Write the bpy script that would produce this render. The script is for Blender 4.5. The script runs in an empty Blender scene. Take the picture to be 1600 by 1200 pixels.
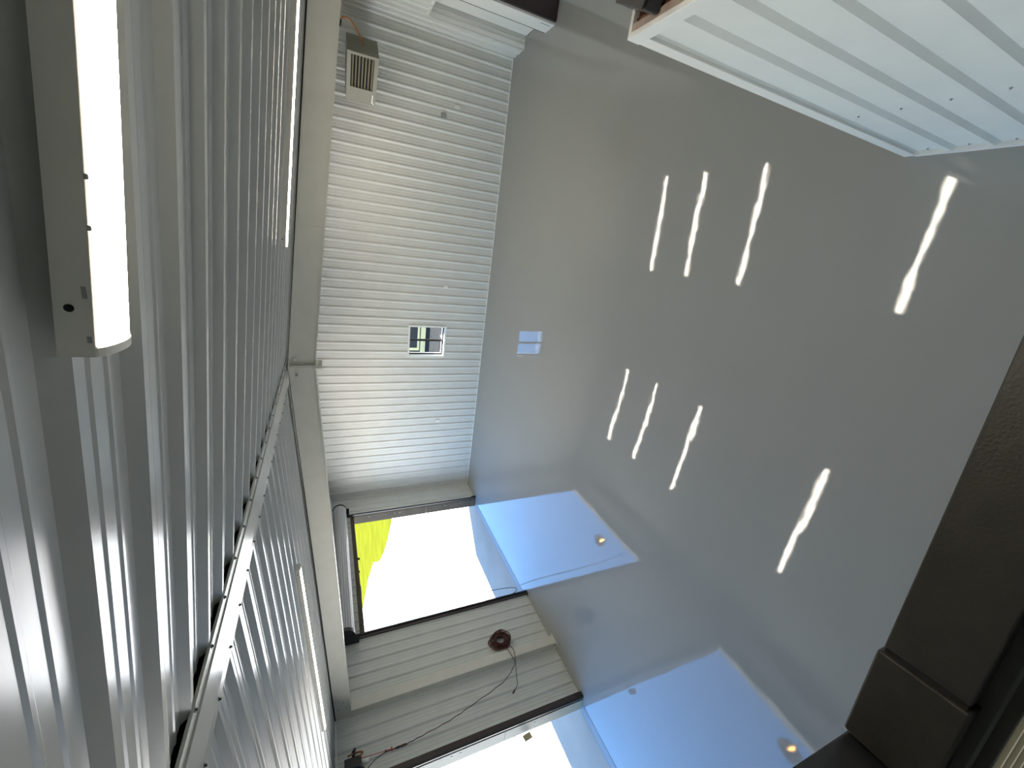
import bpy, math, random
from mathutils import Matrix, Vector
random.seed(7)
S = bpy.context.scene
COL = S.collection
H = 4.18                                   # eye height above the floor
def E(z): return H + z                     # height given relative to the eye

# ------------------------------------------------------------------ camera
F_PX = 628.0
M = ((0.12923251, -0.93555982, -0.32867427),
     (-0.39515494, -0.35258693, 0.8482541),
     (-0.90947871, 0.02025526, -0.41525679))
cam = bpy.data.cameras.new('camera'); cam.sensor_fit = 'HORIZONTAL'; cam.sensor_width = 36.0
cam.lens = F_PX / 1600.0 * 36.0; cam.clip_start = 0.02; cam.clip_end = 1000
cob = bpy.data.objects.new('camera', cam); COL.objects.link(cob)
cob.matrix_world = Matrix(((M[0][0], -M[0][1], -M[0][2], 0), (M[1][0], -M[1][1], -M[1][2], 0),
                           (M[2][0], -M[2][1], -M[2][2], H), (0, 0, 0, 1)))
S.camera = cob

# ------------------------------------------------------------------ sky, sun, exposure
SUN_EL, SUN_DIR = math.radians(63), Vector((0.678, 0.735, 0)).normalized()
w = bpy.data.worlds.new('world'); S.world = w; w.use_nodes = True
nt = w.node_tree; nt.nodes.clear()
sky = nt.nodes.new('ShaderNodeTexSky'); sky.sky_type = 'NISHITA'; sky.sun_disc = False
sky.sun_elevation = SUN_EL; sky.sun_rotation = math.atan2(SUN_DIR.x, SUN_DIR.y)
sky.air_density = 1.0; sky.dust_density = 0.1; sky.ozone_density = 3.0
bg = nt.nodes.new('ShaderNodeBackground'); bg.inputs[1].default_value = 1.08
wo = nt.nodes.new('ShaderNodeOutputWorld')
hs = nt.nodes.new('ShaderNodeHueSaturation'); hs.inputs['Saturation'].default_value = 1.2
nt.links.new(sky.outputs[0], hs.inputs['Color']); nt.links.new(hs.outputs[0], bg.inputs[0]); nt.links.new(bg.outputs[0], wo.inputs[0])
sl = bpy.data.lights.new('sun', 'SUN'); sl.energy = 40; sl.angle = math.radians(0.53); sl.color = (1, 0.975, 0.93)
so = bpy.data.objects.new('sun', sl); COL.objects.link(so)
sd = Vector((SUN_DIR.x * math.cos(SUN_EL), SUN_DIR.y * math.cos(SUN_EL), math.sin(SUN_EL)))
so.rotation_euler = sd.to_track_quat('Z', 'Y').to_euler(); so.location = (30, 33, 90)
S.view_settings.view_transform = 'Standard'; S.view_settings.look = 'None'
S.view_settings.exposure = 0.0; S.view_settings.gamma = 1.0; S.view_settings.use_curve_mapping = False
S.cycles.diffuse_bounces = 7; S.cycles.max_bounces = 12; S.cycles.glossy_bounces = 5
S.cycles.sample_clamp_indirect = 12

# ------------------------------------------------------------------ materials
def mat(name, col, rough=0.5, metal=0.0, spec=0.5, emit=None, estr=0, noise=0.0, nscale=8, bump=0.0, bscale=60, coat=0.0):
    m = bpy.data.materials.new(name); m.use_nodes = True
    n = m.node_tree; b = n.nodes['Principled BSDF']
    b.inputs['Base Color'].default_value = (*col, 1); b.inputs['Roughness'].default_value = rough
    b.inputs['Metallic'].default_value = metal; b.inputs['Specular IOR Level'].default_value = spec
    b.inputs['Coat Weight'].default_value = coat
    if emit: b.inputs['Emission Color'].default_value = (*emit, 1); b.inputs['Emission Strength'].default_value = estr
    tc = n.nodes.new('ShaderNodeTexCoord')
    if noise:
        t = n.nodes.new('ShaderNodeTexNoise'); t.inputs['Scale'].default_value = nscale; t.inputs['Detail'].default_value = 5
        n.links.new(tc.outputs['Object'], t.inputs['Vector'])
        r = n.nodes.new('ShaderNodeValToRGB'); r.color_ramp.elements[0].position = 0.3; r.color_ramp.elements[1].position = 0.7
        r.color_ramp.elements[0].color = (*[c * (1 - noise) for c in col], 1)
        r.color_ramp.elements[1].color = (*[min(1, c * (1 + noise)) for c in col], 1)
        n.links.new(t.outputs['Fac'], r.inputs['Fac']); n.links.new(r.outputs['Color'], b.inputs['Base Color'])
    if bump:
        t = n.nodes.new('ShaderNodeTexNoise'); t.inputs['Scale'].default_value = bscale; t.inputs['Detail'].default_value = 3
        n.links.new(tc.outputs['Object'], t.inputs['Vector'])
        bp = n.nodes.new('ShaderNodeBump'); bp.inputs['Strength'].default_value = 1.0; bp.inputs['Distance'].default_value = bump
        n.links.new(t.outputs['Fac'], bp.inputs['Height']); n.links.new(bp.outputs['Normal'], b.inputs['Normal'])
    return m

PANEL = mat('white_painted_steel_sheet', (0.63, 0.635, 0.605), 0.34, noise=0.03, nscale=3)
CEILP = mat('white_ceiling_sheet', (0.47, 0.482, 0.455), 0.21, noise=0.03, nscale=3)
LEFTP = mat('grey_white_wall_sheet', (0.60, 0.62, 0.585), 0.36, noise=0.04, nscale=3)
OFFICE = mat('office_white_sheet', (0.74, 0.76, 0.735), 0.38, noise=0.03, nscale=4)
TRIM = mat('white_trim', (0.78, 0.78, 0.75), 0.35)
STEEL = mat('frame_paint_off_white', (0.64, 0.63, 0.56), 0.42, noise=0.03, nscale=6)
HOUSING = mat('fixture_white_enamel', (0.72, 0.70, 0.64), 0.4)
LENS = mat('light_diffuser', (0.9, 0.9, 0.88), 0.4, emit=(1, 0.90, 0.76), estr=32)
CAPW = mat('lens_end_cap', (0.82, 0.78, 0.70), 0.4)
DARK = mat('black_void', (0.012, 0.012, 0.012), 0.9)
BLACKM = mat('black_metal', (0.016, 0.017, 0.019), 0.35)
GUIDE = mat('dark_bronze_guide', (0.05, 0.038, 0.036), 0.35)
BRONZE = mat('bronze_jamb', (0.075, 0.060, 0.042), 0.75, spec=0.2, noise=0.1, nscale=4)
CREAM = mat('cream_jamb', (0.20, 0.18, 0.135), 0.6)
MAROON = mat('maroon_column', (0.030, 0.012, 0.014), 0.4)
SLATM = mat('rolling_curtain_grey', (0.52, 0.53, 0.54), 0.3)
RAILM = mat('dark_rail_paint', (0.022, 0.020, 0.015), 0.42, noise=0.15, nscale=30, bump=0.0004, bscale=220)
RAILL = mat('olive_rail_lip', (0.045, 0.044, 0.030), 0.5)
KHAKI = mat('khaki_deck', (0.30, 0.27, 0.19), 0.6, noise=0.1, nscale=12)
WIRE = mat('cream_rib', (0.85, 0.83, 0.68), 0.4)
WOOD = mat('brown_wood', (0.14, 0.045, 0.018), 0.55, noise=0.3, nscale=25)
TANW = mat('pale_wood_plate', (0.42, 0.33, 0.27), 0.6, noise=0.15, nscale=25)
HEATER = mat('heater_greige', (0.20, 0.195, 0.14), 0.38)
LOUVRE = mat('louvre_tan', (0.28, 0.26, 0.19), 0.35)
CORD = mat('brown_red_cord', (0.07, 0.020, 0.013), 0.55, noise=0.5, nscale=80)
CORDB = mat('black_cord', (0.012, 0.012, 0.012), 0.5)
RED = mat('red_cord', (0.45, 0.02, 0.025), 0.45)
ORANGE = mat('orange_hose', (0.32, 0.13, 0.03), 0.5)
WHITE = mat('white_plastic', (0.8, 0.8, 0.78), 0.35)
SILL = mat('galvanised_sill', (0.26, 0.265, 0.27), 0.6, spec=0.3)
GREYP = mat('grey_plate', (0.30, 0.31, 0.31), 0.4)
GRASS = mat('grass', (0.066, 0.070, 0.006), 1.0, spec=0.0, noise=0.16, nscale=0.35)
GROUND = mat('pale_gravel', (0.60, 0.575, 0.52), 0.85, noise=0.10, nscale=2.5)
APRON = mat('concrete_apron', (0.36, 0.295, 0.235), 0.9, spec=0.1, noise=0.06, nscale=1.5)
GRAVEL = mat('grey_gravel', (0.030, 0.031, 0.032), 1.0, spec=0.0, noise=0.6, nscale=14)
SHED = mat('dark_grey_siding', (0.022, 0.024, 0.024), 0.6)
SHEDT = mat('cream_siding_trim', (0.88, 0.74, 0.38), 0.6)
POST = mat('weathered_post', (0.010, 0.009, 0.007), 0.9, spec=0.1)
SCREW = mat('dark_screw', (0.05, 0.05, 0.05), 0.35, metal=0.6)
WFRAME = mat('bronze_window_frame', (0.022, 0.016, 0.013), 0.4)
TAN = mat('tan_tag', (0.62, 0.50, 0.28), 0.6)
BULB = mat('warm_bulb', (1, 0.7, 0.3), 0.3, emit=(1, 0.50, 0.14), estr=45)

# glossy epoxy floor: slightly wavy, orange-peel finish
FLOOR = bpy.data.materials.new('grey_epoxy'); FLOOR.use_nodes = True
n = FLOOR.node_tree; b = n.nodes['Principled BSDF']
b.inputs['Roughness'].default_value = 0.03; b.inputs['IOR'].default_value = 1.58
tc = n.nodes.new('ShaderNodeTexCoord')
t0 = n.nodes.new('ShaderNodeTexNoise'); t0.inputs['Scale'].default_value = 0.5; t0.inputs['Detail'].default_value = 3
r0 = n.nodes.new('ShaderNodeValToRGB')
r0.color_ramp.elements[0].color = (0.300, 0.302, 0.286, 1); r0.color_ramp.elements[1].color = (0.325, 0.327, 0.312, 1)
n.links.new(tc.outputs['Object'], t0.inputs['Vector']); n.links.new(t0.outputs['Fac'], r0.inputs['Fac'])
n.links.new(r0.outputs['Color'], b.inputs['Base Color'])
t1 = n.nodes.new('ShaderNodeTexNoise'); t1.inputs['Scale'].default_value = 3.2; t1.inputs['Detail'].default_value = 1.0
t1.inputs['Detail'].default_value = 2.5; t1.inputs['Roughness'].default_value = 0.42
t2 = n.nodes.new('ShaderNodeTexNoise'); t2.inputs['Scale'].default_value = 170; t2.inputs['Detail'].default_value = 1.0
b1 = n.nodes.new('ShaderNodeBump'); b1.inputs['Distance'].default_value = 0.0013; b1.inputs['Strength'].default_value = 1
b2 = n.nodes.new('ShaderNodeBump'); b2.inputs['Distance'].default_value = 0.00003; b2.inputs['Strength'].default_value = 1
for t in (t1, t2): n.links.new(tc.outputs['Object'], t.inputs['Vector'])
n.links.new(t1.outputs['Fac'], b1.inputs['Height']); n.links.new(t2.outputs['Fac'], b2.inputs['Height'])
n.links.new(b1.outputs['Normal'], b2.inputs['Normal']); n.links.new(b2.outputs['Normal'], b.inputs['Normal'])

GLASS = bpy.data.materials.new('window_glass'); GLASS.use_nodes = True
n = GLASS.node_tree; n.nodes.clear()
o_ = n.nodes.new('ShaderNodeOutputMaterial'); mx = n.nodes.new('ShaderNodeMixShader'); mx.inputs[0].default_value = 0.08
tr = n.nodes.new('ShaderNodeBsdfTransparent'); tr.inputs[0].default_value = (0.9, 0.9, 0.88, 1)
gl = n.nodes.new('ShaderNodeBsdfGlossy'); gl.inputs['Roughness'].default_value = 0.02
n.links.new(tr.outputs[0], mx.inputs[1]); n.links.new(gl.outputs[0], mx.inputs[2]); n.links.new(mx.outputs[0], o_.inputs[0])

# ------------------------------------------------------------------ mesh helpers
class MB:
    def __init__(s): s.v = []; s.f = []; s.sm = []
    def add(s, vs, fs, smooth=False):
        k = len(s.v); s.v += [tuple(p) for p in vs]
        for f in fs: s.f.append(tuple(i + k for i in f)); s.sm.append(smooth)
        return s
    def box(s, x0, y0, z0, x1, y1, z1):
        vs = [(x, y, z) for x in (x0, x1) for y in (y0, y1) for z in (z0, z1)]
        return s.add(vs, [(0, 1, 3, 2), (4, 6, 7, 5), (0, 4, 5, 1), (2, 3, 7, 6), (0, 2, 6, 4), (1, 5, 7, 3)])
    def obox(s, c, size, yaw=0, tilt=0, axis='X'):
        R = Matrix.Rotation(yaw, 3, 'Z') @ Matrix.Rotation(tilt, 3, axis)
        a, b_, c_ = [q / 2 for q in size]
        vs = [Vector(c) + R @ Vector((x, y, z)) for x in (-a, a) for y in (-b_, b_) for z in (-c_, c_)]
        return s.add(vs, [(0, 1, 3, 2), (4, 6, 7, 5), (0, 4, 5, 1), (2, 3, 7, 6), (0, 2, 6, 4), (1, 5, 7, 3)])
    def prism(s, poly, a, b_, ax='x'):
        def P(p, t): return {'x': (t, p[0], p[1]), 'y': (p[0], t, p[1]), 'z': (p[0], p[1], t)}[ax]
        k = len(poly); vs = [P(p, a) for p in poly] + [P(p, b_) for p in poly]
        fs = [tuple(range(k))[::-1], tuple(range(k, 2 * k))] + [(i, (i + 1) % k, (i + 1) % k + k, i + k) for i in range(k)]
        return s.add(vs, fs)
    def tube(s, pts, r, n=8, closed=False):
        pts = [Vector(p) for p in pts]; N = len(pts); vs = []; up = Vector((0.31, 0.17, 0.93)).normalized()
        for i, p in enumerate(pts):
            if closed: t = pts[(i + 1) % N] - pts[i - 1]
            else: t = pts[min(i + 1, N - 1)] - pts[max(i - 1, 0)]
            t.normalize(); a = t.cross(up)
            if a.length < 1e-3: a = t.cross(Vector((1, 0, 0)))
            a.normalize(); b_ = t.cross(a); rr = r[i] if isinstance(r, (list, tuple)) else r
            vs += [p + rr * (math.cos(2 * math.pi * k / n) * a + math.sin(2 * math.pi * k / n) * b_) for k in range(n)]
        fs = []
        for i in range(N if closed else N - 1):
            j = (i + 1) % N
            fs += [(i * n + k, i * n + (k + 1) % n, j * n + (k + 1) % n, j * n + k) for k in range(n)]
        if not closed: fs += [tuple(range(n))[::-1], tuple(range((N - 1) * n, N * n))]
        return s.add(vs, fs, True)
    def cyl(s, a, b_, r, n=16): return s.tube([a, b_], r, n)
    def build(s, name, m, parent=None, bevel=0.0):
        loc = Vector((0, 0, 0))
        if parent is not None:
            loc = ROOTLOC.get(parent.name, Vector((0, 0, 0)))
        me = bpy.data.meshes.new(name)
        me.from_pydata([tuple(Vector(p) - loc) for p in s.v], [], s.f)
        for p, q in zip(me.polygons, s.sm): p.use_smooth = q
        me.update()
        o = bpy.data.objects.new(name, me); COL.objects.link(o); me.materials.append(m)
        if parent is not None:
            o.parent = parent; ROOTLOC[o.name] = loc
        if bevel:
            d = o.modifiers.new('bevel', 'BEVEL'); d.width = bevel; d.segments = 2; d.limit_method = 'ANGLE'
        return o
ROOTLOC = {}
def tag(o, label=None, cat=None, group=None, kind=None):
    if label: o['label'] = label
    if cat: o['category'] = cat
    if group: o['group'] = group
    if kind: o['kind'] = kind
    return o
def thing(name, label, cat, loc=(0, 0, 0), group=None, kind=None):
    o = bpy.data.objects.new(name, None); COL.objects.link(o); o.location = loc; o.empty_display_size = 0.1
    ROOTLOC[o.name] = Vector(loc)
    return tag(o, label, cat, group, kind)
def struct(o, label=None): return tag(o, label, kind='structure')
def copy_tree(o, parent=None):
    c = o.copy(); COL.objects.link(c)
    if parent is not None: c.parent = parent; c.matrix_parent_inverse = o.matrix_parent_inverse
    for ch in list(o.children): copy_tree(ch, c)
    return c

# ------------------------------------------------------------------ room dimensions
XL, XR, YG, YB = -7.78, 4.13, 10.89, -7.5
XR2 = 4.50                      # right wall steps back for the near part
RX, RZ = -1.70, E(0.46)         # ridge line
SR, SLF = 0.092, 0.068          # roof slopes right / left
PITCH, SHEET, RIB = 0.2286, 0.9144, 0.024
def zc(x): return RZ - (SR * (x - RX) if x > RX else SLF * (RX - x))

def prof_pts(u0, u1):
    us = [u0, u1]
    k0, k1 = math.floor(u0 / PITCH) - 1, math.ceil(u1 / PITCH) + 1
    for k in range(k0, k1 + 1):
        for off in (-.038, -.013, .013, .038, .076, .083, .092, .099, .131, .138, .147, .154):
            u = k * PITCH + off
            if u0 + 1e-5 < u < u1 - 1e-5: us.append(u)
    return sorted(set(us))
def prof(u):
    t = u - math.floor(u / PITCH + .5) * PITCH; a = abs(t)
    if a <= .013: return RIB
    if a < .038: return RIB * (.038 - a) / .025
    t = u % PITCH
    for c in (.0875, .1425):
        q = abs(t - c)
        if q <= .0045: return .0034
        if q < .0115: return .0034 * (.0115 - q) / .007
    return 0.0
def sheet(name, rects, fn, m, parent):
    """ribbed sheet; rects of (u0,u1,v0,v1) with v as number or f(u); fn(u, depth, v) -> point"""
    mb = MB()
    for u0, u1, v0, v1 in rects:
        us = prof_pts(u0, u1); k = len(us)
        g0 = v0 if callable(v0) else (lambda u, q=v0: q)
        g1 = v1 if callable(v1) else (lambda u, q=v1: q)
        vs = [fn(u, prof(u), g0(u)) for u in us] + [fn(u, prof(u), g1(u)) for u in us]
        mb.add(vs, [(i, i + 1, i + 1 + k, i + k) for i in range(k - 1)])
    return mb.build(name, m, parent)
def sheets(u_lo, u_hi, start, cutter, fn, m, parent, name='wall_panel'):
    k = math.floor((u_lo - start) / SHEET)
    while start + k * SHEET < u_hi - 1e-4:
        a, b_ = max(u_lo, start + k * SHEET), min(u_hi, start + (k + 1) * SHEET)
        r = cutter(a, b_)
        if r and b_ - a > 0.01: sheet(name, r, fn, m, parent)
        k += 1
def cut(holes, v0, v1):
    """split [a,b] x [v0,v1] around rectangular holes (u0,u1,h0,h1)"""
    def c(a, b_):
        xs = sorted({a, b_} | {q for h in holes for q in h[:2] if a < q < b_})
        out = []
        for p, q in zip(xs[:-1], xs[1:]):
            hs = sorted([h for h in holes if h[0] <= p + 1e-6 and h[1] >= q - 1e-6], key=lambda h: h[2])
            lo = v0
            for h in hs:
                if not (isinstance(lo, float) and abs(h[2] - lo) < 1e-4): out.append((p, q, lo, h[2]))
                lo = h[3]
            if lo is not None: out.append((p, q, lo, v1))
        return out
    return c

# ------------------------------------------------------------------ ground and floor
gp = MB().box(-250, -250, -0.6, 250, 260, -0.03)
struct(gp.build('ground', GROUND), 'sunlit pale gravel yard outside the rolling doors')
struct(MB().box(-10.3, -9, -0.2, -8.0, 11.6, -0.012).build('apron', APRON), 'concrete apron strip outside the rolling doors')
gpoly = [(-12.5, 24.5), (-21.4, 26.3), (-24, 27.6), (-27.2, 29.6), (-30.6, 32.2), (-33.2, 34.8), (-35.8, 37.6), (-43.6, 43), (-60.3, 52.4), (-120, 82), (-180, 240), (60, 240), (60, 60), (-4, 32)]
g = MB().prism(gpoly, -0.05, -0.015, 'z')
struct(g.build('lawn', GRASS), 'bright green lawn beyond the gravel yard')
struct(MB().box(-9, 11.13, -0.2, 3, 18.6, -0.014).build('gravel_bed', GRAVEL), 'grey gravel strip seen through the window')
struct(MB().box(-8.0, YB - .2, -0.2, 4.72, 11.12, 0).build('floor', FLOOR), 'glossy grey epoxy shop floor')

# ------------------------------------------------------------------ walls
WT = 0.2
D1 = (6.25, 10.0); D2 = (0.05, 3.75); DTOP = E(-0.52)
def wall_boxes_left(mb):
    def bx(y0, y1, z0, z1): mb.box(XL - WT, y0, z0, XL - 0.012, y1, z1)
    zt = zc(XL) + .1
    bx(YB, D2[0], 0, zt); bx(D2[1], D1[0], 0, zt); bx(D1[1], YG + .2, 0, zt)
    bx(D2[0], D2[1], DTOP, zt); bx(D1[0], D1[1], DTOP, zt)
mb = MB(); wall_boxes_left(mb)
wl = struct(mb.build('wall_left', LEFTP), 'ribbed white steel wall with two rolling door openings')
lf = lambda u, d, v: (XL + d, u, v)
ztl = zc(XL) + .02
sheets(YB, YG, YG - 12 * SHEET - .12, cut([(D1[0], D1[1], 0.0, DTOP), (D2[0], D2[1], 0.0, DTOP)], 0.0, ztl), lf, LEFTP, wl)

WX0, WX1, WZ0, WZ1 = -3.335, -2.440, E(-3.045), E(-2.015)
mb = MB()
pts = [(XL - WT, 0), (WX0, 0), (WX0, zc(WX0)), (RX - 1.8, zc(RX - 1.8)), (XL - WT, zc(XL))]
mb.prism([(XL - WT, 0), (WX0, 0), (WX0, zc(WX0) + .05), (XL - WT, zc(XL) + .05)], YG + .012, YG + .22, 'y')
mb.prism([(WX1, 0), (XR2 + .2, 0), (XR2 + .2, zc(XR2 + .2) + .05), (RX, RZ + .05), (WX1, zc(WX1) + .05)], YG + .012, YG + .22, 'y')
mb.box(WX0, YG + .012, 0, WX1, YG + .22, WZ0); mb.prism([(WX0, WZ1), (WX1, WZ1), (WX1, zc(WX1) + .05), (WX0, zc(WX0) + .05)], YG + .012, YG + .22, 'y')
wbk = struct(mb.build('wall_back', PANEL), 'white ribbed steel end wall with a small window and heater')
gf = lambda u, d, v: (u, YG - d, v)
gtop = lambda u: zc(u) + .02
sheets(XL, XR, XL + .06, cut([(WX0, WX1, WZ0, WZ1)], 0.0, gtop), gf, PANEL, wbk)
struct(MB().box(XL, YG - .022, 0.0, XR, YG - .001, .022).build('baseboard_back', TRIM), 'thin white base trim along the end wall')

# right wall: thick part with the walk door, then it steps back
mb = MB()
DR0, DR1, DRZ = 9.29, 10.27, E(-2.0)
mb.box(XR + .012, DR1, 0, XR2 + .2, YG + .012, zc(XR)); mb.box(XR + .012, 8.85, 0, XR2 + .2, DR0, zc(XR))
mb.box(XR + .012, DR0, DRZ, XR2 + .2, DR1, zc(XR)); mb.box(4.42, DR0, 0, XR2 + .2, DR1, DRZ)
mb.box(XR2 + .012, YB, 0, XR2 + .2, 8.85, zc(XR2) + .03)
wr = struct(mb.build('wall_right', PANEL), 'white ribbed steel side wall with a walk door')
rf = lambda u, d, v: (XR - d, u, v)
sheets(DR0 - .35, YG, YG - 8 * SHEET, cut([(DR0, DR1, 0.0, DRZ)], 0.0, zc(XR)), rf, PANEL, wr)
rf2 = lambda u, d, v: (XR2 - d, u, v)
sheets(YB, 8.83, YG - 30 * SHEET, cut([], 0.0, zc(XR2)), rf2, PANEL, wr)
mb = MB().box(XL - WT, YB - .2, 0, XR2 + .2, YB - .012, RZ)
wf = struct(mb.build('wall_front', PANEL), 'white ribbed end wall behind the viewer')
sheets(XL, XR2, XL, cut([], 0.0, gtop), lambda u, d, v: (u, YB + d, v), PANEL, wf)
# plain flashing strip and dark steel column at the end of the thick wall part
struct(MB().box(XR - .03, 8.84, 0, XR + .012, DR0 - .06, E(-.12)).build('trim_1', TRIM), 'flat white jamb flashing beside the walk door')
struct(MB().box(XR - .028, DR0 - .06, .02, XR - .02, DR0 - .035, DRZ + .05).build('trim_shade', DARK), 'dark strip as painted shadow beside the walk door jamb')  # black strip paints the shadow along the flashing edge
c = thing('steel_column', 'dark maroon steel column at the end of the thick wall by the walk door', 'column', (4.3, 8.8, 0))
MB().box(4.14, 8.78, 0, 4.49, 8.84, E(-.14)).build('flange', MAROON, c)
MB().box(4.135, 8.775, .03, 4.16, 8.779, E(-.2)).build('edge_angle', BLACKM, c)
MB().box(4.122, 8.93, .06, 4.1, 8.95, .26).build('slot_plate', BLACKM, c)

# walk door
d3 = thing('door_3', 'white walk door set deep in the side wall near the far corner', None, (4.38, 9.78, 0), kind='structure')
lf_ = MB().box(4.36, DR0 + .05, .01, 4.405, DR1 - .05, DRZ - .05).build('leaf', TRIM, d3, .004)
mb = MB().box(XR - .012, DR1 - .008, 0, 4.418, DR1 + .05, DRZ + .05); mb.box(XR - .012, DR0, DRZ - .008, 4.418, DR1, DRZ + .05)
mb.box(XR + .02, DR0 - .03, 0, 4.42, DR0, DRZ + .05); mb.build('frame', TRIM, d3, .003)
for q in (.07, .15): MB().box(XR + q, DR1 - .02, 0, XR + q + .02, DR1 - .007, DRZ).build('stop_bead', LEFTP, d3)
mb = MB().cyl((4.36, DR0 + .12, 1.0), (4.30, DR0 + .12, 1.0), .012); mb.cyl((4.30, DR0 + .12, 1.0), (4.30, DR0 + .24, 1.0), .01); mb.build('handle', BLACKM, lf_)

# ------------------------------------------------------------------ ceiling
mb = MB()
def roof(mb, x0, x1, up0, up1):
    p = [(x0, zc(x0) + up0), (x1, zc(x1) + up0), (x1, zc(x1) + up1), (x0, zc(x0) + up1)]
    mb.prism(p, YB - .25, YG + .22, 'y')
roof(mb, RX, XR2 + .25, .07, .17); roof(mb, XL - .22, RX, .07, .17)
ce = struct(mb.build('ceiling', DARK), 'white ribbed steel ceiling with a central ridge')
CAP = .10
Y0S = YG - 21 * SHEET + .10
def ceil_side(xa, xb):
    fn = lambda u, d, v: (v, u, zc(v) - d)
    k = 0
    while Y0S + k * SHEET < YG:
        a, b_ = max(YB, Y0S + k * SHEET), min(YG, Y0S + (k + 1) * SHEET)
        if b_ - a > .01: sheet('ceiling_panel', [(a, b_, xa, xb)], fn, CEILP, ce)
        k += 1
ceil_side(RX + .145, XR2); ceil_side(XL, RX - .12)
# eave closure angles
struct(MB().box(XL, YB, zc(XL) - .055, XL + .035, YG, zc(XL) - .022).build('trim_3', TRIM), 'eave angle where ceiling meets the rolling door wall')
# ridge cap below the ribs
def capz(x): return zc(x) - .030
mb = MB(); th = .004
pr = [(RX + a, capz(RX + a) + e) for a, e in ((-.165, .006), (-.163, 0), (-.105, 0), (-.10, -.006), (.085, -.006), (.09, 0), (.160, 0), (.163, .006))]
poly = pr + [(x, z + th) for x, z in reversed(pr)]
mb.prism(poly, YB, YG, 'y')
rc = struct(mb.build('trim_4', CEILP), 'folded steel ridge cap running along the ceiling peak')
# screws
def screw_mesh():
    b_ = MB(); n_ = 6
    ring = lambda r, z: [(r * math.cos(2 * math.pi * k / n_), r * math.sin(2 * math.pi * k / n_), z) for k in range(n_)]
    b_.add(ring(.0085, 0) + ring(.0075, -.002) + ring(.0045, -.003) + ring(.004, -.008), [tuple((r * n_ + k, r * n_ + (k + 1) % n_, (r + 1) * n_ + (k + 1) % n_, (r + 1) * n_ + k)) for r in range(3) for k in range(n_)] + [tuple(range(3 * n_, 4 * n_))])
    me = bpy.data.meshes.new('screw'); me.from_pydata(b_.v, [], b_.f); me.materials.append(SCREW); return me
SCM = screw_mesh(); SCP = SCM.copy(); SCP.materials[0] = GREYP
def screw(p, parent, rot=(0, 0, 0), me=None):
    o = bpy.data.objects.new('screw', me or SCM); COL.objects.link(o); o.parent = parent
    o.location = Vector(p) - ROOTLOC.get(parent.name, Vector((0, 0, 0))); o.rotation_euler = rot
for xs, step, ya in ((.39, 2, .5), (-1.25, 1, .6), (2.0, 2, .5), (-2.05, 2, 1.0), (-3.55, 1, .8), (-5.1, 2, 1.5)):
    k = math.ceil(ya / PITCH)
    while k * PITCH < 4.7:
        y = (k + .22) * PITCH
        screw((xs, y, zc(xs) - .0005), ce); k += step
k = 3
while k * PITCH < 4.7:
    screw((RX + .145, k * PITCH, capz(RX + .145)), rc); screw((RX - .145, k * PITCH, capz(RX - .145)), rc); k += 1

# ------------------------------------------------------------------ rigid steel frame
FY, FW = 4.80, 0.19
AX = -1.60
def bt(x): return zc(x) - .046       # top of rafter
def bb(x): return E(.13) - (.088 * (x - AX) if x > AX else .060 * (AX - x))
sf = thing('steel_frame', 'off-white steel portal frame spanning under the ceiling ahead', 'beam', (AX, FY, 0))
def raft(mb, x0, x1, f0, f1, ya, yb):
    mb.prism([(x0, f0(x0)), (x1, f0(x1)), (x1, f1(x1)), (x0, f1(x0))], ya, yb, 'y')
XC = XL + .16
for nm, xa, xb in (('left', XC - .16, AX), ('right', AX, XR2)):
    cuts = [xa, -3.06, xb] if nm == 'left' else [xa, -.10, xb]
    for p, q in zip(cuts[:-1], cuts[1:]):
        mb = MB(); raft(mb, p + .0006, q - .0006, lambda x: bb(x) + .012, lambda x: bt(x) - .012, FY + .012, FY + FW - .012); mb.build('web', STEEL, sf)
    mb = MB(); raft(mb, xa, xb, bb, lambda x: bb(x) + .012, FY, FY + FW); mb.build('bottom_flange', STEEL, sf)
    mb = MB(); raft(mb, xa, xb, lambda x: bt(x) - .012, bt, FY, FY + FW); mb.build('top_flange', STEEL, sf)
    mb = MB(); raft(mb, xa, xb, bt, lambda x: zc(x) - (.0245 if abs(x - RX) > .3 else .040), FY + .004, FY + FW - .004); mb.build('gap_shade', DARK, sf)  # dark strip stands in for the shade between rafter and ceiling
for dx in (-.016, .002):
    mb = MB().box(AX + dx, FY - .012, E(.062), AX + dx + .014, FY + FW + .01, bt(AX) - .02); mb.build('splice_plate', STEEL, sf)
for yy in (.03, .15):
    for zz in (.09, .16, .33):
        mb = MB().cyl((AX - .035, FY + yy, E(zz)), (AX + .035, FY + yy, E(zz)), .012, 6); mb.build('bolt', STEEL, sf)
MB().box(AX + .07, FY - .002, E(.325), AX + .10, FY + .013, E(.345)).build('label_sticker', WHITE, sf)
MB().box(AX - .11, FY - .002, E(.31), AX - .08, FY + .013, E(.335)).build('clip', GREYP, sf)
# column boxed out from the wall
MB().box(XL + .0195, FY + .004, .012, XC, FY + FW - .004, bb(XC) - .001).build('column', STEEL, sf, .004)
MB().box(XL + .019, FY - .03, 0, XC + .012, FY + FW + .02, .012).build('base_plate', STEEL, sf)
MB().cyl((XC - .04, FY - .012, .012), (XC - .04, FY - .012, .05), .014, 6).build('anchor_bolt', GREYP, sf)
MB().box(4.30, FY, .012, XR2 - .02, FY + FW, bb(4.3) - .001).build('column', STEEL, sf)
for q in ((-7.50, .06), (-7.50, -.06), (-7.36, -.02)):
    MB().cyl((q[0], FY + .012, E(-.10 + q[1])), (q[0], FY + .002, E(-.10 + q[1])), .011, 6).build('bolt', GREYP, sf)

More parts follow.
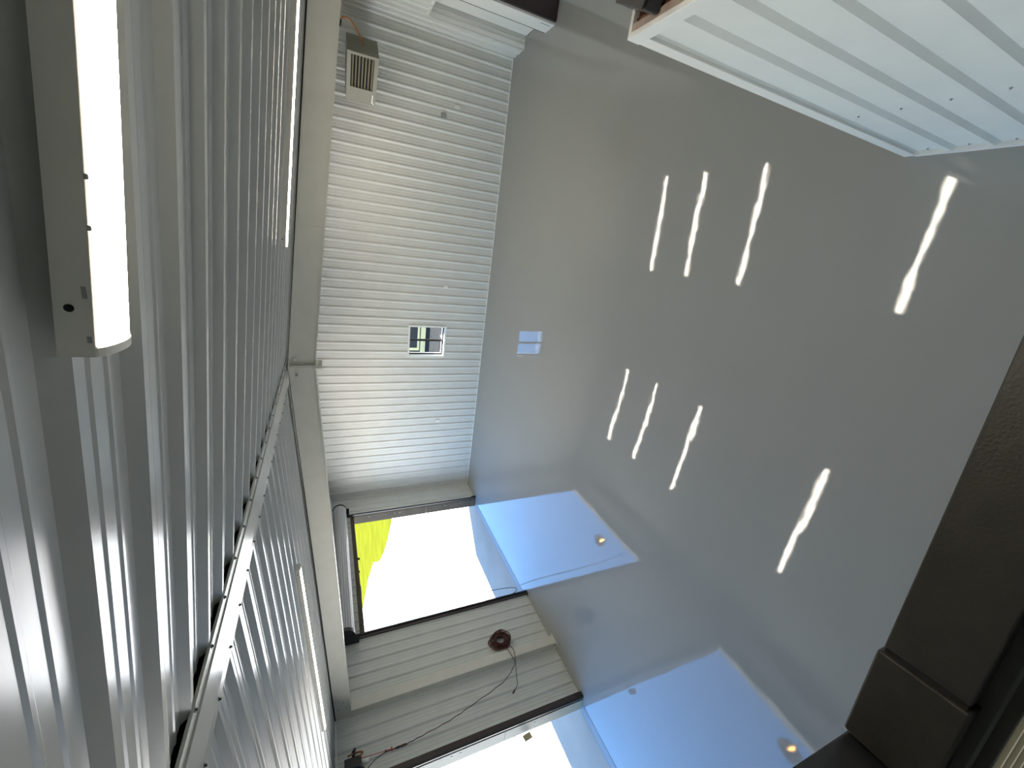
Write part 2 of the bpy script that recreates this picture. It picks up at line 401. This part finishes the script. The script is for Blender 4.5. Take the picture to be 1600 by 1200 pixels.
# ------------------------------------------------------------------ window
w1 = thing('window_1', 'small two-pane slider window with bronze frame in the end wall', None, ((WX0 + WX1) / 2, YG, WZ0), kind='structure')
tw = .055; yo = YG - .027
for a in ((WX0 - .01, WZ0 - .01, WX0 + tw - .01, WZ1 + .01), (WX1 - tw + .01, WZ0 - .01, WX1 + .01, WZ1 + .01), (WX0 + tw - .01, WZ0 - .01, WX1 - tw + .01, WZ0 + tw - .02), (WX0 + tw - .01, WZ1 - tw + .02, WX1 - tw + .01, WZ1 + .01)):
    MB().box(a[0], yo, a[1], a[2], YG + .005, a[3]).build('casing', TRIM, w1, .003)
ix0, ix1, iz0, iz1 = WX0 + tw - .02, WX1 - tw + .02, WZ0 + tw - .03, WZ1 - tw + .03
mb = MB().box(WX0 - .002, YG + .005, WZ0 - .002, ix0, YG + .34, WZ1 + .002); mb.build('reveal', WHITE, w1)  # reveal depth extended past the outer wall to shrink the sun patch indoors
MB().box(ix1, YG + .005, WZ0 - .002, WX1 + .002, YG + .34, WZ1 + .002).build('reveal', WHITE, w1)
MB().box(ix0, YG + .005, WZ0 - .002, ix1, YG + .34, iz0).build('sill', WHITE, w1)
MB().box(ix0, YG + .005, iz1, ix1, YG + .34, WZ1 + .002).build('reveal', WHITE, w1)
fy0, fy1, fr = YG + .13, YG + .18, .034
mid = (ix0 + ix1) / 2
for a in ((ix0, iz0, ix0 + fr, iz1), (ix1 - fr, iz0, ix1, iz1), (ix0 + fr, iz0, ix1 - fr, iz0 + fr), (ix0 + fr, iz1 - fr, ix1 - fr, iz1), (mid - .026, iz0 + fr, mid + .026, iz1 - fr)):
    MB().box(a[0], fy0, a[1], a[2], fy1, a[3]).build('sash_bar', WFRAME, w1)
for a, b_ in ((ix0 + fr, mid - .026), (mid + .026, ix1 - fr)):
    MB().box(a, fy0 + .02, iz0 + fr, b_, fy0 + .026, iz1 - fr).build('pane', GLASS, w1)
MB().box(mid + .10, fy0 - .02, iz0 + fr, mid + .16, fy0 - .001, iz0 + fr + .05).build('latch', WHITE, w1)

# ------------------------------------------------------------------ rolling doors
def rolling_door(name, y0, y1, label, jm, gw):
    r = thing(name, label, None, (XL, (y0 + y1) / 2, 0), kind='structure')
    # coil of ribbed curtain above the opening
    cx, cz, R = XL + .215, E(-.205), .165
    for k in range(20):
        a0, a1 = 2 * math.pi * k / 20, 2 * math.pi * (k + 1) / 20
        am = (a0 + a1) / 2
        ring = [(cx + (R - .018) * math.cos(a0), cz + (R - .018) * math.sin(a0)), (cx + R * math.cos(a0 + .03), cz + R * math.sin(a0 + .03)),
                (cx + (R + .004) * math.cos(am), cz + (R + .004) * math.sin(am)), (cx + R * math.cos(a1 - .03), cz + R * math.sin(a1 - .03)), (cx + (R - .018) * math.cos(a1), cz + (R - .018) * math.sin(a1)), (cx, cz)]
        mb = MB().prism(ring, y0 - .03, y1 + .10, 'y'); mb.build('curtain_slat', SLATM, r)
    for ya, yb in ((y0 - .13, y0 - .035), (y1 + .105, y1 + .14)):
        mb = MB(); poly = [(cx + (R + .012) * math.cos(2 * math.pi * k / 24), cz + (R + .012) * math.sin(2 * math.pi * k / 24)) for k in range(24)]
        mb.prism(poly, ya + .02, yb, 'y'); mb.box(XL + .02, ya, cz - R - .08, cx + .02, ya + .02, cz + R * .6); mb.build('end_bracket', BLACKM, r)
    MB().box(XL - .05, y0, DTOP - .02, XL + .06, y1, DTOP + .045).build('header_seal', BRONZE, r)
    MB().box(XL - .03, y0, DTOP - .05, XL + .005, y1, DTOP - .02).build('bottom_bar', GUIDE, r)
    for s, yy in ((1, y0), (-1, y1)):
        a, b_ = sorted((yy, yy - s * gw)); q = sorted((yy - s * .02, yy + s * .012))
        gr = MB().box(XL + .021, a, .01, XL + .06, b_, E(-.36)).build('guide_rail', GUIDE, r)
        MB().box(XL + .06, q[0], .01, XL + .085, q[1], E(-.36)).build('guide_lip', BLACKM, gr)
        a, b_ = sorted((yy, yy + s * .012))
        zz = [0, DTOP * .43, DTOP]
        for z0, z1 in zip(zz[:-1], zz[1:]):
            MB().box(XL - WT - .03, a, z0 + .003, XL + .021, b_, z1 - .003).build('jamb_liner', jm if s < 0 else GUIDE, r)
        if s < 0:
            for z in (.5, 1.0, 2.35, 2.5, 3.2):
                MB().cyl((XL - .05, yy - .012, z), (XL - .05, yy - .018, z), .012, 6).build('bolt', GREYP, r)
        MB().box(XL + .02, min(yy - s * .10, yy), 0, XL + .10, max(yy - s * .10, yy), .012).build('floor_clip', BLACKM, r)
        if s < 0: MB().box(XL + .03, yy + .03, .012, XL + .07, yy + .11, .12).build('stop_bracket', BLACKM, r)
    MB().box(XL - WT - .045, y0, -.02, XL - .075, y1, .004).build('sill_plate', SILL, r)
    MB().box(XL - WT - .06, y0, -.02, XL - WT - .045, y1, .001).build('sill_joint', BLACKM, r)
    return r
r1 = rolling_door('door_1', *D1, 'open rolling steel door with its grey curtain coiled overhead, nearer the window wall', BRONZE, .075)
r2 = rolling_door('door_2', *D2, 'open rolling steel door nearest the viewer with cream jamb and black guide', CREAM, .12)
def smooth(pts, n=8):
    pts = [Vector(p) for p in pts]; out = []
    for i in range(len(pts) - 1):
        p0, p1, p2, p3 = pts[max(i - 1, 0)], pts[i], pts[i + 1], pts[min(i + 2, len(pts) - 1)]
        for k in range(n):
            t = k / n
            out.append(0.5 * ((2 * p1) + (p2 - p0) * t + (2 * p0 - 5 * p1 + 4 * p2 - p3) * t * t + (3 * p1 - p0 - 3 * p2 + p3) * t ** 3))
    return out + [pts[-1]]
rope = smooth([(-7.83, 6.75, E(-.55)), (-7.95, 6.72, E(-1.6)), (-8.0, 6.74, E(-2.75)), (-8.02, 6.75, E(-3.6)), (-8.05, 6.72, E(-4.05)), (-8.04, 6.64, E(-4.15)), (-8.02, 6.54, E(-4.05)), (-8.0, 6.42, E(-3.7)), (-7.99, 6.32, E(-3.3)), (-7.98, 6.275, E(-3.0))], 6)
MB().tube(rope, .008, 6).build('pull_rope', CORDB, r1)

# ------------------------------------------------------------------ strip lights
def make_light(name, label, x0, x1, y, group):
    za, zb = zc(x0) - .0245, zc(x1) - .0245
    t = thing(name, label, 'strip light', (x0, y, za), group)
    L = x1 - x0; sg = 1 if L > 0 else -1
    def zt(x): return za + (zb - za) * (x - x0) / L
    def pr(mb, prof_, a, b_, smooth_=False):
        k = len(prof_)
        vs = [(a, y + p[0], zt(a) + p[1]) for p in prof_] + [(b_, y + p[0], zt(b_) + p[1]) for p in prof_]
        mb.add(vs, [tuple(range(k)), tuple(range(k, 2 * k))] + [(i, (i + 1) % k, (i + 1) % k + k, i + k) for i in range(k)], smooth_)
        return mb
    pr(MB(), [(0, 0), (.092, 0), (.092, -.035), (.090, -.037), (.002, -.037), (0, -.035)], x0, x1).build('housing', HOUSING, t)
    hz = [q for q in t.children if q.name.startswith('housing')][0]
    lens = [(.0015 + .089 * k / 12, -.0375 - .008 * math.sin(math.pi * k / 12) ** .6) for k in range(13)]
    e = .012 * sg
    lz = pr(MB(), lens, x0 + e, x1 - e).build('lens', LENS, t)
    cap = [(.0003 + .0915 * k / 12, -.0375 - .0105 * math.sin(math.pi * k / 12) ** .6) for k in range(13)]
    for a, b_ in ((x0, x0 + e * .96), (x1 - e * .96, x1)): pr(MB(), cap, a, b_).build('end_cap', CAPW, lz)
    h = .06 * sg
    MB().cyl((x0 + h, y - .0006, zt(x0 + h) - .014), (x0 + h, y + .001, zt(x0 + h) - .014), .0048, 12).build('knockout_hole', DARK, hz)
    for a, b_, z0, z1 in ((.072, .086, -.027, -.031), (.018, .026, -.029, -.033), (.15, .156, -.035, -.039), (.205, .211, -.035, -.039)):
        xa, xb = sorted((x0 + a * sg, x0 + b_ * sg))
        MB().box(xa, y - .0012, zt(xa) + z1, xb, y + .001, zt(xa) + z0).build('clip_slot', GREYP, hz)
    return t
ROWS = [.64, 3.5, 6.55, 8.15, 9.45]
RL = ['huge glowing strip light right overhead, nearest the viewer', 'glowing strip light tight against the near side of the steel rafter, heater side',
      'strip light just beyond the steel rafter on the heater side', 'strip light second beyond the rafter on the heater side', 'strip light closest to the end wall on the heater side']
LL = [None, 'glowing strip light before the rafter on the rolling door side of the ridge', 'strip light just beyond the steel rafter on the rolling door side',
      'strip light second beyond the rafter on the rolling door side', 'strip light closest to the end wall on the rolling door side']
for k, y in enumerate(ROWS):
    q = make_light('strip_light', RL[k], -.20 if k == 0 else -.25, 2.22, y, 'ceiling strip lights')
    if k == 0: q.rotation_euler.z = math.radians(3.0)
    if LL[k]: make_light('strip_light', LL[k], -3.25, -5.75, y, 'ceiling strip lights')

# ------------------------------------------------------------------ unit heater hung in the far corner
th_ = math.radians(45); sn, cs = math.sin(th_), math.cos(th_)
Fc = Vector((.3047 * 9.75, 9.75, 0)); HWD, HD, HZ0, HZ1 = .91, .555, E(-1.01), E(-.44)
ht = thing('unit_heater', 'tan gas unit heater with louvred front hung high in the far corner', 'heater', (Fc.x, Fc.y, HZ0))
ux, uy = Vector((cs, -sn, 0)), Vector((sn, cs, 0))      # along front (to its right), depth (away)
def hp(a, d, z): return Fc + ux * (a - HWD) + uy * d + Vector((0, 0, z))
def hbox(mb, a0, a1, d0, d1, z0, z1):
    vs = [hp(a, d, z) for a in (a0, a1) for d in (d0, d1) for z in (z0, z1)]
    return mb.add(vs, [(0, 1, 3, 2), (4, 6, 7, 5), (0, 4, 5, 1), (2, 3, 7, 6), (0, 2, 6, 4), (1, 5, 7, 3)])
hbox(MB(), 0, HWD, .055, HD, HZ0, HZ1).build('cabinet', HEATER, ht, .006)
o0, o1, oz0, oz1 = .27, .86, HZ0 + .075, HZ1 - .075
for a in ((0, o0, HZ0, HZ1), (o1, HWD, HZ0, HZ1), (o0, o1, HZ0, oz0), (o0, o1, oz1, HZ1)):
    hbox(MB(), a[0], a[1], 0, .055, a[2], a[3]).build('front_panel', HEATER, ht)
hbox(MB(), o0, o1, .05, .054, oz0, oz1).build('louvre_backing', DARK, ht)
for k in range(7):
    z = oz0 + (k + .5) * (oz1 - oz0) / 7
    vs = [hp(a, d, zz) for a in (o0, o1) for d, zz in ((.004, z - .010), (.006, z - .016), (.046, z + .004), (.044, z + .010))]
    MB().add(vs, [(0, 1, 2, 3), (7, 6, 5, 4), (0, 4, 5, 1), (1, 5, 6, 2), (2, 6, 7, 3), (3, 7, 4, 0)]).build('louvre', LOUVRE, ht)
mb = MB(); hbox(mb, .055, .20, -.003, 0, HZ0 + .055, HZ0 + .075); hbox(mb, .03, .055, -.003, 0, HZ0 + .045, HZ0 + .085); hbox(mb, .005, .03, -.003, 0, HZ0 + .03, HZ0 + .055)
lg = mb.build('maker_mark', WHITE, ht); lg['label'] = 'white maker mark on the lower corner'
hose = smooth([hp(HWD - .02, HD * .5, HZ1 - .30), hp(HWD + .10, HD * .5, HZ1 - .26), hp(HWD + .25, HD * .55, HZ1 - .14), hp(HWD + .33, HD * .6, HZ1 - .04), hp(HWD + .33, HD * .62, HZ1 + .05), hp(HWD + .27, HD * .62, HZ1 + .10)], 6)
MB().tube(hose, .017, 8).build('gas_hose', ORANGE, ht)
MB().tube([hose[-1], hose[-1] + Vector((-.06, 0, .02)), hose[-1] + Vector((-.10, .0, .03))], [.02, .026, .02], 8).build('gas_valve', BLACKM, ht)
for a, d in ((.15, .12), (.15, .45), (.78, .12), (.78, .45)):
    p = hp(a, d, HZ1 - .01); MB().cyl(p, (p.x, p.y, zc(p.x)), .006, 6).build('hanger_rod', GREYP, ht)
mb = MB(); p = hp(.30, HD + .02, HZ1 - .15); q = hp(.30, HD + .25, HZ1 - .15); mb.cyl(p - uy * .05, q, .06, 16); mb.build('flue_collar', GREYP, ht)

# ------------------------------------------------------------------ plates on the end wall
def plate(x, z, label, m, w_=.075, h_=.115):
    t = thing('wall_outlet', label, 'outlet', (x, YG - .02, z), 'outlet plates on the end wall')
    MB().box(x - w_ / 2, YG - .034, z - h_ / 2, x + w_ / 2, YG - .001, z + h_ / 2).build('cover_plate', m, t, .003)
    cp = t.children[0]
    for dz in (-.026, .026): MB().box(x - .017, YG - .037, z + dz - .014, x + .017, YG - .034, z + dz + .014).build('socket', m, cp)
plate(2.59, E(-2.59), 'grey switch box on the ribbed wall below the heater', GREYP, .10, .12)
plate(2.83, E(-2.90), 'white outlet plate below and beside the grey switch box', WHITE)
plate(-1.35, E(-2.94), 'white outlet plate on the ribbed wall to the heater side of the window', WHITE)
plate(-5.36, E(-2.99), 'white outlet plate between the window and the rolling door', WHITE)

# ------------------------------------------------------------------ extension cord coil
CX = XL + .05
ec = thing('extension_cord', 'dark red extension cord coiled on the wall beside the steel column', 'cord', (CX, 5.27, E(-3.12)))
mb = MB(); cy, cz_ = 5.27, E(-3.12)
for k in range(24):
    q_ = random.uniform(.5, 1.15); ry, rz = .155 * q_, .20 * q_
    oy, oz, ph = random.uniform(-.025, .025), random.uniform(-.03, .03), random.uniform(0, 6.28)
    pts = []
    for q in range(40):
        a = 2 * math.pi * q / 40
        wv = 1 + .05 * math.sin(5 * a + ph)
        pts.append((CX + .0 + .045 * math.sin(a * 2 + ph) * .5 + k * .0025, cy + oy + ry * wv * math.cos(a), cz_ + oz + rz * wv * math.sin(a)))
    mb.tube(pts, .0105, 6, closed=True)
mb.build('coil', CORD, ec)
MB().cyl((XL, cy, cz_ + .15), (CX + .10, cy, cz_ + .17), .012, 8).build('wall_hook', GREYP, ec)
def twist(pts, amp=.006, per=5):
    return [Vector(p) + Vector((0, amp * math.sin(i * per), amp * math.cos(i * per * .7))) for i, p in enumerate(pts)]
XO = XC + .02
loop = smooth([(CX, 5.36, cz_ + .14), (CX + .02, 5.44, cz_ + .05), (CX + .03, 5.47, cz_ - .06), (CX + .02, 5.40, cz_ - .18)], 8)
MB().tube(twist(loop), .006, 6).build('loop_strand', CORD, ec)
run = smooth([(CX + .06, 5.14, E(-3.10)), (XO, 5.0, E(-3.13)), (XO, 4.80, E(-3.17)), (XO - .02, 4.66, E(-3.16)), (XO - .05, 4.45, E(-2.85)), (XO - .06, 4.27, E(-2.2)), (XO - .06, 4.16, E(-1.75)), (XO - .06, 4.09, E(-1.25)), (XO - .06, 4.06, E(-1.02))], 10)
MB().tube(twist(run, .005), .0065, 6).build('hanging_strand', CORD, ec)
tail = smooth([(CX + .06, 5.10, E(-3.20)), (XO, 4.96, E(-3.25)), (XO, 4.80, E(-3.23)), (XO, 4.60, E(-3.16)), (XO - .02, 4.42, E(-3.10)), (XO - .02, 4.30, E(-3.06)), (XO - .02, 4.23, E(-2.98))], 8)
MB().tube(twist(tail, .005), .006, 6).build('tail_strand', CORD, ec)
MB().tube([tail[-1], tail[-1] + Vector((0, -.03, .04)), tail[-1] + Vector((0, -.045, .06))], [.012, .016, .012], 8).build('plug', CORDB, ec)
e0 = run[-1]
MB().tube([e0, e0 + Vector((0, 0, .05)), e0 + Vector((0, 0, .10))], [.012, .018, .016], 8).build('socket_end', CORD, ec)
# door operator of the nearest rolling door, with release cord
op = thing('door_operator', 'black door operator with orange lead above the nearest rolling door', 'door operator', (XL + .1, 4.0, E(-.3)))
MB().box(XL + .02, 3.93, E(-.34), XL + .18, 4.13, E(-.10)).build('housing', BLACKM, op, .01)
MB().cyl((XL + .12, 4.04, E(-.35)), (XL + .12, 4.04, E(-.45)), .035, 14).build('junction_cap', WHITE, op)
MB().tube(smooth([(XL + .19, 4.09, E(-.30)), (XL + .2, 4.13, E(-.36)), (XL + .19, 4.16, E(-.28)), (XL + .19, 4.15, E(-.15))], 6), .014, 8).build('orange_lead', ORANGE, op)
for q in (4.17, 4.12): MB().cyl((XL + .19, q, E(-.22)), (XL + .19, q + .05, E(-.26)), .02, 8).build('plug', BLACKM, op)
MB().tube([e0 + Vector((0, 0, .105)), e0 + Vector((0, 0, .15)), e0 + Vector((0, 0, .19))], [.016, .018, .010], 8).build('lead_plug', CORDB, op)
blk = smooth([e0 + Vector((0, 0, .19)), (XO - .05, 4.05, E(-.68)), (XO - .03, 4.00, E(-.54)), (XO - .02, 3.92, E(-.42)), (XO - .02, 3.84, E(-.36))], 8)
MB().tube(blk, .007, 6).build('supply_lead', CORDB, op)

rcx = XL + .14
mb = MB().tube([(rcx, 4.09, E(-.34)), (rcx, 4.075, E(-.55)), (rcx, 4.06, E(-.78))], .005, 6); mb.build('release_cord', RED, op)
MB().cyl((rcx, 4.03, E(-.785)), (rcx, 4.09, E(-.785)), .011, 8).build('release_handle', RED, op)
MB().tube([(rcx, 4.065, E(-.68)), (rcx, 4.065, E(-.71))], .011, 6).build('cord_knot', CORD, op)

# tag hanging in the jamb of the nearest rolling door
tg = thing('paper_tag', 'tan paper tag on a pink loop hanging from the nearest door jamb', 'tag', (-8.0, 3.66, E(-3.0)))
MB().obox((-7.99, 3.655, E(-3.02)), (.006, .10, .15), 0, .15).build('card', TAN, tg)
MB().tube(smooth([(-7.99, 3.66, E(-2.95)), (-7.99, 3.62, E(-2.87)), (-7.99, 3.70, E(-2.82)), (-7.97, 3.736, E(-2.80))], 6), .004, 6).build('loop', RED, tg)

# ------------------------------------------------------------------ office enclosure
OX, OY, OT = 1.04, 2.105, E(-1.41)
of = thing('office_room', 'white ribbed steel office enclosure with open trimmed top', 'room', (OX, OY, 0))
mb = MB().box(OX + .030, -3.0, 0, OX + .10, OY - .030, OT - .06); mb.box(OX + .1, OY - .1, 0, XR2 - .03, OY - .030, OT - .06); mb.box(OX + .1, -3, 0, XR2 - .03, -2.9, OT - .06)
mb.build('wall_core', TANW, of)
sheets(-3.0, OY - .05, OY - .08 - 8 * SHEET, cut([], .02, OT - .05), lambda u, d, v: (OX + .0245 - (d if d > .004 else 0), u, v), OFFICE, of)
sheets(OX + .05, XR2 - .03, OX + .05, cut([], .02, OT - .05), lambda u, d, v: (u, OY - .0245 + d, v), OFFICE, of)
MB().box(OX - .004, OY - .075, 0, OX + .019, OY + .002, OT - .003).build('corner_trim', TRIM, of, .003)
MB().box(OX + .019, OY - .018, 0, OX + .08, OY + .002, OT - .003).build('corner_trim', TRIM, of, .003)
MB().box(OX - .006, -3.0, OT - .075, OX + .02, OY + .004, OT).build('cap_trim', OFFICE, of, .002)
MB().box(OX + .0201, OY - .02, OT - .075, XR2 - .03, OY + .004, OT).build('cap_trim', OFFICE, of, .002)
MB().box(OX + .02, -3.0, OT - .07, OX + .055, OY - .02, OT - .004).build('top_plate', TANW, of)
MB().box(OX + .055, -3.0, OT - .10, OX + .08, OY - .02, OT - .02).build('joist', WOOD, of)
MB().box(OX + .055, OY - .05, OT - .10, XR2 - .03, OY - .02, OT - .03).build('joist', WOOD, of)
MB().box(OX + .08, -3.0, OT - .12, XR2 - .03, OY - .05, OT - .09).build('roof_deck', KHAKI, of)
MB().box(OX - .010, -3.0, 0, OX + .026, OY - .075, .035).build('base_trim', TRIM, of)
for k in range(9):
    screw((OX + .024 - .0005, OY - .16 - k * PITCH, .06), of, (0, math.radians(90), 0), SCP)
    screw((OX + .024 - .0005, OY - .16 - k * PITCH, 1.0), of, (0, math.radians(90), 0), SCP)
bc = thing('black_case', 'black box lying on top of the office enclosure', 'box', (1.225, 1.955, OT))
MB().obox((1.225, 1.955, OT + .043), (.25, .25, .085), math.radians(-25)).build('body', BLACKM, bc, .012)
lid = MB().obox((1.225, 1.955, OT + .0925), (.255, .255, .012), math.radians(-25)).build('lid', CORDB, bc, .004)
MB().obox((1.225, 1.955, OT + .102), (.03, .14, .008), math.radians(-25)).build('handle', BLACKM, lid)

# ------------------------------------------------------------------ platform rail just below the viewer
yaw = math.radians(4.0)
pl = thing('guard_rail', 'dark bronze guard rail with end sleeve crossing just below the viewer', 'rail', (-.5, .10, 0))
Rz = Matrix.Rotation(yaw, 3, 'Z')
def rb(x0, x1, y0, y1, z0, z1, name, m, bev=.004):
    mb = MB(); vs = [Vector((-.5, .105, 0)) + Rz @ Vector((x + .5, y, 0)) + Vector((0, 0, z)) for x in (x0, x1) for y in (y0, y1) for z in (z0, z1)]
    mb.add(vs, [(0, 1, 3, 2), (4, 6, 7, 5), (0, 4, 5, 1), (2, 3, 7, 6), (0, 2, 6, 4), (1, 5, 7, 3)])
    return mb.build(name, m, pl, bev)
RT = E(-.75)
rb(-.494, 1.0, -.046, .048, RT - .06, RT - .004, 'top_rail', RAILM, .002)
rb(-.51, -.49, -.044, .046, RT - .058, RT - .008, 'joint_gap', DARK, 0)  # black band put in to darken the gap between rail and sleeve
rb(-.665, -.502, -.050, .052, RT - .066, RT, 'end_sleeve', RAILM, .003)
rb(-.66, 1.0, -.062, -.040, RT - .075, RT - .035, 'inner_lip', RAILL, .001)
rb(-.74, 1.0, -.073, -.050, RT - .12, RT - .095, 'lower_lip', RAILL, .001)
rb(-.76, -.675, -.02, .05, 0, RT + .25, 'post', BLACKM, .004)
rb(.90, .98, -.03, .04, 0, RT - .06, 'post', BLACKM, .004)
DZ = E(-1.70)
dk = rb(-1.9, .6, -.35, .02, DZ - .05, DZ, 'deck', KHAKI, .002)
for k in range(7):
    y = .004 - .0125 * k
    mb = MB(); vs = [Vector((-.5, .105, 0)) + Rz @ Vector((x + .5, yy, 0)) + Vector((0, 0, z)) for x in (-1.9, .6) for yy in (y - .0012, y + .0012) for z in (DZ, DZ + .003)]
    mb.add(vs, [(0, 1, 3, 2), (4, 6, 7, 5), (0, 4, 5, 1), (2, 3, 7, 6), (0, 2, 6, 4), (1, 5, 7, 3)])
    o = mb.build('deck_rib', WIRE, dk)
for x in (-1.8, .5): rb(x - .03, x + .03, -.33, -.27, 0, DZ - .05, 'post', BLACKM, .004)

# ------------------------------------------------------------------ outside: gooseneck lamps, fence, neighbouring shed
def lamp(y, label, zrel):
    t = thing('gooseneck_lamp', label, 'lamp', (XL - WT, y, E(zrel + .35)), 'outdoor gooseneck lamps')
    x0 = XL - WT; xs = -8.5
    MB().cyl((x0, y, E(zrel + .30)), (x0 - .03, y, E(zrel + .30)), .06, 16).build('wall_base', BLACKM, t)
    arm = smooth([(x0 - .03, y, E(zrel + .30)), (x0 - .16, y, E(zrel + .42)), (x0 - .34, y, E(zrel + .42)), (xs, y, E(zrel + .28)), (xs, y, E(zrel + .16))], 6)
    MB().tube(arm, .014, 8).build('arm', BLACKM, t)
    mb = MB(); n_ = 24; pr_ = [(.035, .17), (.05, .13), (.09, .10), (.16, .03), (.20, 0), (.195, 0), (.155, .025), (.085, .09), (.04, .12)]
    vs = [(xs + r * math.cos(2 * math.pi * k / n_), y + r * math.sin(2 * math.pi * k / n_), E(zrel) + z) for r, z in pr_ for k in range(n_)]
    mb.add(vs, [(i * n_ + k, i * n_ + (k + 1) % n_, (i + 1) * n_ + (k + 1) % n_, (i + 1) * n_ + k) for i in range(len(pr_) - 1) for k in range(n_)], True)
    shd = mb.build('shade', BLACKM, t)
    mb = MB(); pts = [(xs, y, E(zrel) + z) for z in (.12, .08, .05, .03, .02)]; mb.tube(pts, [.015, .022, .028, .022, .008], 12); mb.build('bulb', BULB, shd)
lamp(7.98, 'gooseneck lamp outside above the rolling door nearer the window wall', -.62)
lamp(1.97, 'gooseneck lamp outside above the nearest rolling door', -.40)
for k, (x, y) in enumerate(((-46.5, 58.5), (-53.1, 57.2), (-55.7, 57.0), (-58.5, 57.6), (-62.0, 60.0), (-64.9, 63.0))):
    t = thing('fence_post', ['weathered fence post on the lawn nearest the door jamb', 'second weathered fence post on the lawn', 'third weathered fence post on the lawn', 'fourth weathered fence post on the lawn', 'fifth weathered fence post on the lawn', 'farthest weathered fence post on the lawn'][k], 'fence post', (x, y, -.02), 'fence posts on the lawn')
    MB().tube([(x, y, -.02), (x, y, 1.0), (x + .03, y, 1.15)], [.19, .18, .12], 8).build('post', POST, t)
    MB().box(x - .13, y - .03, .85, x + .13, y + .03, .93).build('insulator', POST, t)
sh = thing('neighbour_shed', 'dark grey shed with cream trim seen through the window', 'shed', (-5, 18.4, 0))
MB().box(-11, 18.36, 0, 1.5, 21, .22).build('cream_skirt', SHEDT, sh)
MB().box(-10.9, 18.42, .22, 1.4, 21, 1.9).build('wall', SHED, sh)
MB().prism([(18.3, 1.9), (21.1, 1.9), (19.7, 2.4)], -11, 1.5, 'x').build('roof', SHED, sh)
for x0 in (-9.5, -5.32, -1.0):
    for a in ((x0, .27, x0 + 2.2, .36), (x0, .36, x0 + .12, 1.6), (x0 + 2.08, .36, x0 + 2.2, 1.6), (x0, 1.6, x0 + 2.2, 1.7)):
        MB().box(a[0], 18.38, a[1], a[2], 18.43, a[3]).build('panel_trim', SHEDT, sh)
